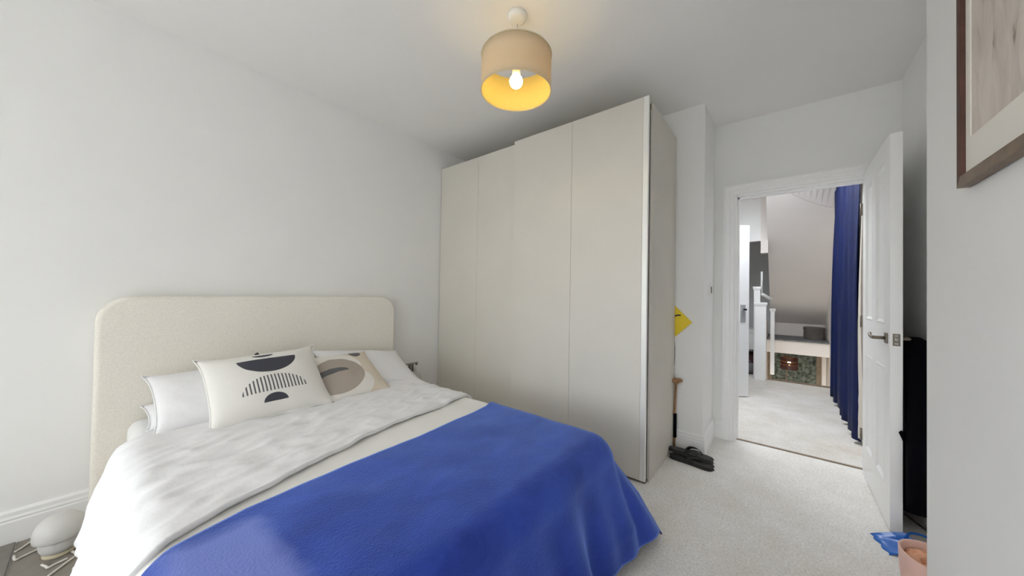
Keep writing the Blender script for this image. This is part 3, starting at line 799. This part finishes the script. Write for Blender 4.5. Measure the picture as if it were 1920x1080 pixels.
# ------------------------------------------------------------------ bedroom door, open into the room
dr = empty('door_1', (3.215, -.43, 0), 'white four-panel door standing open into the bedroom', None, kind='structure')
DX0, DX1, DY0, DY1, DZ0, DZ1 = 2.482, 3.205, -.460, -.416, .008, 1.985
box('core', (DX0+.05, DX1-.05, DY0+.010, DY1-.010, DZ0+.05, DZ1-.05), 'gloss_white', dr)
st = .105
zr = [(DZ0, .20), (.80, 1.02), (DZ1-.115, DZ1)]
for x0, x1 in ((DX0, DX0+st), (DX1-st, DX1)): box('stile', (x0, x1, DY0, DY1, DZ0, DZ1), 'gloss_white', dr, bev=.0025)
for z0, z1 in zr: box('rail', (DX0+st-.001, DX1-st+.001, DY0+.0005, DY1-.0005, z0, z1), 'gloss_white', dr)
xm = (DX0+DX1)/2
for z0, z1 in ((.20, .80), (1.02, DZ1-.115)):
    box('muntin', (xm-.045, xm+.045, DY0+.0005, DY1-.0005, z0-.001, z1+.001), 'gloss_white', dr)
    for x0, x1 in ((DX0+st, xm-.045), (xm+.045, DX1-st)):
        # raised moulding frame round the sunk panel, both faces
        p_ = box('panel', (x0, x1, DY0+.009, DY1-.009, z0, z1), 'gloss_white', dr)
        for yf, s in ((DY1-.010, 1), (DY0+.010, -1)):
            V = []; F = []
            for ins, d_ in ((0, .009), (.008, .012), (.018, .004), (.024, 0)):
                for (x, z) in ((x0+ins, z0+ins), (x1-ins, z0+ins), (x1-ins, z1-ins), (x0+ins, z1-ins)): V.append((x, yf+s*d_, z))
            for i in range(3):
                for k in range(4): F.append((i*4+k, i*4+(k+1) % 4, (i+1)*4+(k+1) % 4, (i+1)*4+k))
            link('moulding', V, F, 'gloss_white', p_)
# lever handle with scrolled end, square rose, latch plate on the edge
hz, hx = .952, DX0+.062
h_ = box('handle', (hx-.024, hx+.024, DY1, DY1+.007, hz-.027, hz+.027), 'dark_brass', dr, bev=.003)
link('handle_neck', *tube([(hx, DY1+.006, hz), (hx, DY1+.045, hz)], .009, 10), 'dark_brass', h_, smooth=True)
link('lever', *tube(smooth_path([(hx, DY1+.045, hz), (hx+.05, DY1+.047, hz-.002), (hx+.095, DY1+.046, hz+.002), (hx+.115, DY1+.044, hz+.012), (hx+.128, DY1+.042, hz+.011), (hx+.135, DY1+.042, hz+.002)]), [.009]*9+[.0075]*16+[.006]*16, 10), 'dark_brass', h_, smooth=True)
h_ = box('handle', (hx-.024, hx+.024, DY0-.007, DY0, hz-.027, hz+.027), 'dark_brass', dr, bev=.003)
link('lever', *tube(smooth_path([(hx, DY0-.006, hz), (hx, DY0-.028, hz), (hx+.03, DY0-.034, hz), (hx+.11, DY0-.034, hz)]), .008, 10), 'dark_brass', h_, smooth=True)
lp_ = box('latch_plate', (DX0-.002, DX0, -.4505, -.4255, hz-.032, hz+.028), 'dark_brass', dr)
box('latch_bolt', (DX0-.009, DX0-.002, -.4445, -.4315, hz-.008, hz+.008), 'chrome', lp_, bev=.002)
box('latch_screw_seat', (DX0-.003, DX0-.002, -.4445, -.4315, hz+.013, hz+.022), 'chrome', lp_)
box('latch_screw_seat', (DX0-.003, DX0-.002, -.4445, -.4315, hz-.026, hz-.017), 'chrome', lp_)
for z in (.25, 1.0, 1.75):
    link('hinge', *tube([(3.212, -.41, z-.04), (3.212, -.41, z+.04)], .006, 8), 'dark_brass', dr, smooth=True)

# ------------------------------------------------------------------ picture on the near right wall
PX1, PX0, PZ0, PZ1 = 1.49, 1.06, 1.46, 2.10
pc = empty('framed_picture', (1.275, RY, PZ0), 'dark bronze framed abstract print with a pale mount, on the right wall', 'picture')
FW = .030
box('backing', (PX0+.005, PX1-.005, RY+.001, RY+.008, PZ0+.005, PZ1-.005), 'cord_dark', pc)
def frame_rail(p0, p1, q0, q1, name, mat):
    """mitred rail: outer edge p0-p1, inner edge q0-q1 as (x,z)"""
    yb, yo, yi = RY+.002, RY+.026, RY+.024
    V = [(p0[0], yb, p0[1]), (p1[0], yb, p1[1]), (p0[0], yo, p0[1]), (p1[0], yo, p1[1]), (q0[0], yi, q0[1]), (q1[0], yi, q1[1]), (q0[0], yb+.006, q0[1]), (q1[0], yb+.006, q1[1])]
    F = [(0, 1, 3, 2), (2, 3, 5, 4), (4, 5, 7, 6), (6, 7, 1, 0), (0, 2, 4, 6), (1, 7, 5, 3)]
    return link(name, V, F, mat, pc)
oc = [(PX0, PZ0), (PX1, PZ0), (PX1, PZ1), (PX0, PZ1)]
FS = .015
ic = [(PX0+FS, PZ0+FW), (PX1-FS, PZ0+FW), (PX1-FS, PZ1-FW), (PX0+FS, PZ1-FW)]
for k in range(4): frame_rail(oc[k], oc[(k+1) % 4], ic[k], ic[(k+1) % 4], 'frame_rail', 'frame_wood' if k % 2 == 0 else 'frame_side')
# mount: four strips of board round the print
AX0, AX1, AZ0, AZ1 = PX0+.07, PX1-.042, PZ0+.125, PZ1-.11
V, F = boxes((PX0+FS-.004, PX1-FS+.004, RY+.011, RY+.014, PZ0+FW-.004, AZ0), (PX0+FS-.004, PX1-FS+.004, RY+.011, RY+.014, AZ1, PZ1-FW+.004), (PX0+FS-.004, AX0, RY+.011, RY+.014, AZ0, AZ1), (AX1, PX1-FS+.004, RY+.011, RY+.014, AZ0, AZ1))
link('mount', V, F, 'mat_board', pc)
m, nt, b = new_mat('abstract_print'); b.inputs['Roughness'].default_value = .8
tc = N(nt, 'ShaderNodeTexCoord'); mp = N(nt, 'ShaderNodeMapping'); mp.inputs['Scale'].default_value = (5, 1, 1.6); mp.inputs['Rotation'].default_value = (0, .35, 0)
nt.links.new(tc.outputs['Object'], mp.inputs['Vector'])
n1 = N(nt, 'ShaderNodeTexNoise'); n1.inputs['Scale'].default_value = 3.2; n1.inputs['Detail'].default_value = 6; n1.inputs['Roughness'].default_value = .6; n1.inputs['Distortion'].default_value = .8
nt.links.new(mp.outputs['Vector'], n1.inputs['Vector'])
rp = N(nt, 'ShaderNodeValToRGB'); e = rp.color_ramp.elements
e[0].position = .24; e[0].color = (.10, .08, .065, 1); e[1].position = .40; e[1].color = (.56, .50, .45, 1)
x_ = e.new(.33); x_.color = (.34, .29, .25, 1)
x_ = e.new(.60); x_.color = (.66, .60, .54, 1)
nt.links.new(n1.outputs['Fac'], rp.inputs['Fac']); nt.links.new(rp.outputs['Color'], b.inputs['Base Color'])
box('print', (AX0-.01, AX1+.01, RY+.0085, RY+.0105, AZ0-.01, AZ1+.01), 'abstract_print', pc)

# ------------------------------------------------------------------ sockets, switch, plug
sw = empty('light_switch', (3.025, PY, 1.20), 'small white light switch on the side of the pillar', 'light switch')
box('plate', (2.985, 3.065, PY-.008, PY, 1.155, 1.245), 'plastic_white', sw, bev=.002)
box('rocker', (3.012, 3.038, PY-.013, PY-.008, 1.175, 1.225), 'dark_brass', sw, bev=.002)
sk = empty('wall_socket', (1.82, WY, .45), 'brushed steel double socket on the wall beside the headboard', 'socket')
box('plate', (1.745, 1.895, WY-.007, WY, .405, .49), 'steel_grey', sk, bev=.002)
box('insert', (1.757, 1.815, WY-.0085, WY-.007, .414, .481), 'cord_dark', sk)
box('insert', (1.825, 1.883, WY-.0085, WY-.007, .414, .481), 'cord_dark', sk)
for x in (1.775, 1.85): box('rocker', (x-.008, x+.008, WY-.014, WY-.010, .462, .477), 'plastic_white', sk)
pg = empty('plug_charger', (1.865, WY-.011, .44), 'white square plug charger in the steel socket', 'charger')
box('body', (1.838, 1.893, WY-.065, WY-.0105, .408, .462), 'plastic_white', pg, bev=.006, seg=3)
link('cable', *tube(smooth_path([(1.866, WY-.06, .41), (1.88, WY-.075, .36), (1.91, WY-.06, .25), (1.93, WY-.04, .10), (1.95, WY-.05, .012)]), .0025, 8), 'cable_white', pg, smooth=True)

# ------------------------------------------------------------------ yellow sign, stick, flip-flops
ys0 = empty('yellow_sign', (2.735, .65, .96), 'yellow diamond card sign with a black curved stroke, half behind the wardrobe', 'sign')
sgx = PX-.006
hwd = .135
V, F = prism([(.65-hwd, .955), (.65, .955+hwd), (.65+hwd, .955), (.65, .955-hwd)], 'x', sgx-.003, sgx)
link('card', V, F, 'yellow_card', ys0)
pts = smooth_path([(sgx-.0035, .69, .955), (sgx-.0035, .655, .968), (sgx-.0035, .635, .993), (sgx-.0035, .612, 1.003), (sgx-.0035, .592, 1.003)], 6)
V, F = [], []
for i, p in enumerate(pts):
    d = (pts[min(i+1, len(pts)-1)]-pts[max(i-1, 0)]).normalized(); nn = Vector((0, -d.z, d.y))*.0055
    V += [p+nn, p-nn]
for i in range(len(pts)-1): F.append((2*i, 2*i+1, 2*i+3, 2*i+2))
link('black_stroke', V, F, 'black_rubber', ys0)
link('cord', *tube(smooth_path([(sgx-.004, .637, .85), (sgx-.004, .634, .80), (sgx-.004, .630, .72), (sgx-.004, .634, .62)]), .0022, 6), 'cord_dark', ys0, smooth=True)
wsx = PX-.035
wst = empty('wooden_stick', (wsx+.01, .632, .02), 'turned brown wooden stick leaning behind the wardrobe', 'stick')
c = (wsx, .612, 0)
link('knob', *lathe([(0, .490), (.012, .492), (.018, .50), (.022, .508), (.040, .514), (.044, .523), (.036, .531), (0, .533)], c, 24), 'wood_brown', wst, smooth=True)
link('shaft', *tube([(wsx, .615, .495), (wsx+.003, .623, .27), (wsx+.004, .6235, .012)], .008, 10), 'wood_brown', wst, smooth=True)
link('sleeve', *tube([(wsx+.003, .6195, .272), (wsx+.004, .6200, .095)], .0115, 10), 'black_fabric', wst, smooth=True)

def flipflop(c, rz, tilt, z, label):
    t = empty('flip_flop', (c[0], c[1], z), label, 'sandal', 'black flip-flops beside the wardrobe', rot=(tilt[0], tilt[1], rz))
    def half(s):          # half widths along the length, heel at 0, toe at 1
        if s < .0: return 0
        return .036+.014*math.sin(PI*min(1, s*1.02))**2*s*1.3
    ol = []
    L = .275
    n = 22
    top, bot = [], []
    for i in range(n+1):
        s = i/n
        k = math.sqrt(max(0, 1-abs(2*s-1)**5))
        wv = (.033+.017*s*s*1.1)*k
        cc = .006*math.sin(PI*s)
        top.append((-L/2+L*s, cc+wv)); bot.append((-L/2+L*s, cc-wv))
    ol = top+bot[::-1][1:-1]
    V, F = prism(ol, 'z', 0, .022)
    me = bpy.data.meshes.new('sole'); me.from_pydata(V, [], F); me.materials.append(MATS['black_rubber'])
    so_ = bpy.data.objects.new('sole', me); COL.objects.link(so_); so_.parent = t; bevel(so_, .005, 2)
    il = [(x*.93, y*.88) for x, y in ol]
    V, F = prism(il, 'z', .0221, .0245)
    me = bpy.data.meshes.new('insole'); me.from_pydata(V, [], F); me.materials.append(MATS['grey_insole']); o = bpy.data.objects.new('insole', me); COL.objects.link(o); o.parent = so_
    for s in (1, -1):
        P = smooth_path([(.07, .004, .022), (.06, .006*s+.004, .042), (.03, .028*s, .052), (-.01, .040*s, .042), (-.03, .042*s, .018)], 7)
        V, F = [], []
        for i, p in enumerate(P):
            wv = .005+.011*i/len(P)
            V += [p+Vector((wv*.6, 0, -wv*.3)), p-Vector((wv*.6, 0, -wv*.3)), p+Vector((wv*.6, 0, -wv*.3+.004)), p-Vector((wv*.6, 0, -wv*.3-.004))]
        for i in range(len(P)-1):
            a = 4*i
            F += [(a, a+1, a+5, a+4), (a+2, a+6, a+7, a+3), (a, a+4, a+6, a+2), (a+1, a+3, a+7, a+5)]
        me = bpy.data.meshes.new('strap'); me.from_pydata([tuple(v) for v in V], [], F); me.materials.append(MATS['black_rubber'])
        for p in me.polygons: p.use_smooth = True
        o = bpy.data.objects.new('strap', me); COL.objects.link(o); o.parent = t
    return t
plain('grey_insole', (.05, .048, .047), .8, var=.4, vscale=30)
flipflop((2.585, .485), math.atan2(-.23, -.01), (0, 0), .0, 'black flip-flop lying flat on the carpet, lower of the pair')
flipflop((2.625, .495), math.atan2(-.23, .015), (T(-3), T(3)), .030, 'black flip-flop resting on top of the other, strap upright')

# ------------------------------------------------------------------ behind the door: soft case and rod
bg_ = empty('soft_case', (2.66, -.52, 0), 'tall black soft case with rounded ends standing behind the open door', 'bag')
ol = []
for k in range(13):
    a = PI*k/12
    ol.append((2.70+.17*math.cos(a)*(1 if k > 6 else 1.0), .80+.155*math.sin(a)))
left = [(2.52, .72), (2.47, .60), (2.43, .45), (2.42, .30)]
bt = []
for k in range(13):
    a = PI+PI*k/12
    bt.append((2.66+.24*math.cos(a), .27+.20*math.sin(a)))
right = [(2.90, .45), (2.88, .65)]
V, F = prism(ol+left+bt+right, 'y', -.580, -.466)
o = link('body', V, F, 'black_fabric', bg_); bevel(o, .03, 4)
link('zip_pull', *tube([(2.455, -.52, .235), (2.447, -.515, .222)], .004, 6), 'chrome', bg_)
V, F = prism([(-.444, .500), (-.4535, .512), (-.4615, .500), (-.4615, .452)], 'x', 2.468, 2.478)
link('strap_end', V, F, 'black_fabric', bg_)
link('strap', *tube(smooth_path([(2.60, -.47, .95), (2.50, -.463, .80), (2.473, -.4625, .55), (2.473, -.4625, .46)]), .003, 6), 'black_fabric', bg_, smooth=True)
ro = link('metal_rod', *tube([(2.70, -.505, .02), (2.52, -.57, .02)], .006, 8), 'chrome', smooth=True)
tag(ro, 'thin chrome rod lying on the carpet below the black case', 'rod')

# ------------------------------------------------------------------ dustpan and pink tub by the near wall corner
dp = empty('dustpan', (2.36, -.42, 0), 'bright blue plastic dustpan lying on the carpet by the door', 'dustpan')
# pan: lip towards the left of the photo, handle away to the right
lip = [(2.405, -.335), (2.255, -.385)]
A = Vector((2.402, -.338, 0)); B = Vector((2.262, -.378, 0))
ax = Vector((.30, -.95, 0)).normalized()          # from lip towards the handle
wv = (B-A)
def pp(s, t_, z): return A+wv*s+ax*t_+Vector((0, 0, z))
V, F = [], []
rows = [(0, .004, .0), (.03, .006, .02), (.08, .01, .0), (.115, .018, -.03)]
ncol = 9
V = []
for (d, z, sh_) in ((0, .003, 0), (.035, .006, 0), (.075, .010, .02), (.11, .018, .12)):
    for i in range(ncol):
        s = i/(ncol-1)
        ss = .5+(s-.5)*(1-2*sh_)
        edge_h = .032*(d/.11)*(abs(2*s-1)**6)
        scal = .006*math.sin(s*PI*5) if d == 0 else 0
        V.append(pp(ss, d+scal, z+edge_h))
for i in range(ncol):
    s = i/(ncol-1); ss = .5+(s-.5)*.70
    V.append(pp(ss, .118, .048))
pan = link('pan', V, grid_faces(ncol, 5), 'blue_plastic', dp, smooth=True)
so = pan.modifiers.new('thick', 'SOLIDIFY'); so.thickness = .003
hn = [pp(.5, .112, .03), pp(.5, .14, .035), pp(.5, .18, .032), pp(.5, .215, .028)]
link('handle', *tube(smooth_path(hn), [.022]*6+[.016]*12+[.013]*7, 10), 'blue_plastic', dp, smooth=True)
link('hanging_loop', *tube(smooth_path([pp(.35, .10, .045), pp(.1, .14, .05), pp(.05, .19, .045), pp(.3, .225, .035), pp(.5, .215, .03)]), .005, 8), 'blue_plastic', dp, smooth=True)
tb = empty('pink_tub', (1.965, -.392, 0), 'pale pink fabric tub with peach cloth inside, at the wall corner', 'basket')
tc_ = Vector((1.985, -.455, 0)); R1, R0, TH = .105, .088, .185
V, F = [], []; n = 48
for (r_, z) in ((R0, 0), (R0+.002, .006), (R1-.006, .11), (R1, TH), (R1-.004, TH+.003), (R1-.010, TH-.004), (R0-.006, .012)):
    for k in range(n):
        a = 2*PI*k/n; rr = r_+.003*math.sin(3*a+z*30)
        V.append((tc_.x+rr*math.cos(a), tc_.y+rr*math.sin(a)*.95, z))
F = [(i*n+k, i*n+(k+1) % n, (i+1)*n+(k+1) % n, (i+1)*n+k) for i in range(6) for k in range(n)]+[tuple(range(n))[::-1], tuple(6*n+k for k in range(n))]
link('tub_body', V, F, 'pink_fabric', tb, smooth=True)
V = []; nr = 14
for i in range(nr+1):
    for k in range(n):
        a = 2*PI*k/n; rr = (R1-.013)*i/nr
        q = Vector((rr*math.cos(a)*34, rr*math.sin(a)*34, 3))
        V.append((tc_.x+rr*math.cos(a), tc_.y+rr*math.sin(a)*.95, TH-.035+.028*(1-abs(noise.noise(q))*2)*(1-(i/nr)**4*.6)))
F = [(i*n+k, i*n+(k+1) % n, (i+1)*n+(k+1) % n, (i+1)*n+k) for i in range(nr) for k in range(n)]
cl = link('bundled_cloth', V, F, 'peach_cloth', smooth=True)
tag(cl, 'crumpled peach cloth stuffed in the pink tub', 'cloth')

# ------------------------------------------------------------------ lamp on the floor left of the bed
fl = empty('mushroom_lamp', (-.085, 2.40, .0055), 'small white mushroom-shaped lamp standing on the floor left of the bed', 'lamp')
c = (-.085, 2.40, .0055)
link('base', *lathe([(0, 0), (.044, 0), (.046, .006), (.044, .014), (.040, .016), (0, .016)], c, 36), 'beige_base', fl, smooth=True)
link('body', *lathe([(0, .014), (.036, .015), (.049, .022), (.055, .038), (.056, .060), (.054, .070)], c, 40), 'matt_grey_glass', fl, smooth=True)
link('dome', *lathe([(.052, .068), (.064, .069), (.071, .075), (.073, .088), (.071, .110), (.062, .136), (.045, .155), (.022, .165), (0, .167)], c, 40), 'matt_grey_glass', fl, smooth=True)
link('cable', *tube(smooth_path([(-.05, 2.36, .0105), (-.028, 2.30, .0105), (-.018, 2.23, .0095), (-.02, 2.17, .0095), (-.03, 2.12, .0095)]), .005, 8), 'cable_white', fl, smooth=True)
for i, pts in enumerate(([(-.163, 2.597, .0095), (-.180, 2.565, .0095), (-.203, 2.535, .0095)], [(-.09, 2.53, .0095), (-.135, 2.495, .0095), (-.18, 2.47, .0095), (-.196, 2.462, .0095), (-.202, 2.50, .0095)],
        [(-.06, 2.315, .0095), (-.09, 2.305, .0095), (-.107, 2.296, .0095), (-.112, 2.31, .0095), (-.125, 2.34, .0095)], [(-.045, 2.305, .0095), (-.075, 2.265, .0095), (-.105, 2.225, .0095), (-.13, 2.17, .0095)])):
    o = link('flex_cable', *tube(smooth_path(pts), .0042, 8), 'cable_white', smooth=True)
    tag(o, ['short white cable end by the wall baseboard', 'white cable bent back on itself left of the mushroom lamp', 'white cable looping in front of the mushroom lamp', 'straight white cable running from the lamp towards the viewer'][i], 'cable', 'loose white cables by the lamp')
ps = box('adaptor_block', (-.045, .0, 2.085, 2.185, .0055, .035), 'cable_white', bev=.006)
tag(ps, 'white adaptor block on the floor under the duvet edge', 'adaptor')
gm = box('grey_floor_layer', (-.62, -.21, 1.9, 2.636, .001, .010), 'grey_floor_layer', bev=.003)
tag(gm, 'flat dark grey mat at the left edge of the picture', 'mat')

gm = box('grey_floor_layer', (-.2065, .03, 1.9, 2.636, .001, .005), 'grey_brown_darkening', bev=.002)  # thin layer added to darken the dim carpet corner around the lamp
tag(gm, 'thin grey-brown layer added to darken the floor under the mushroom lamp and its cables', 'mat')
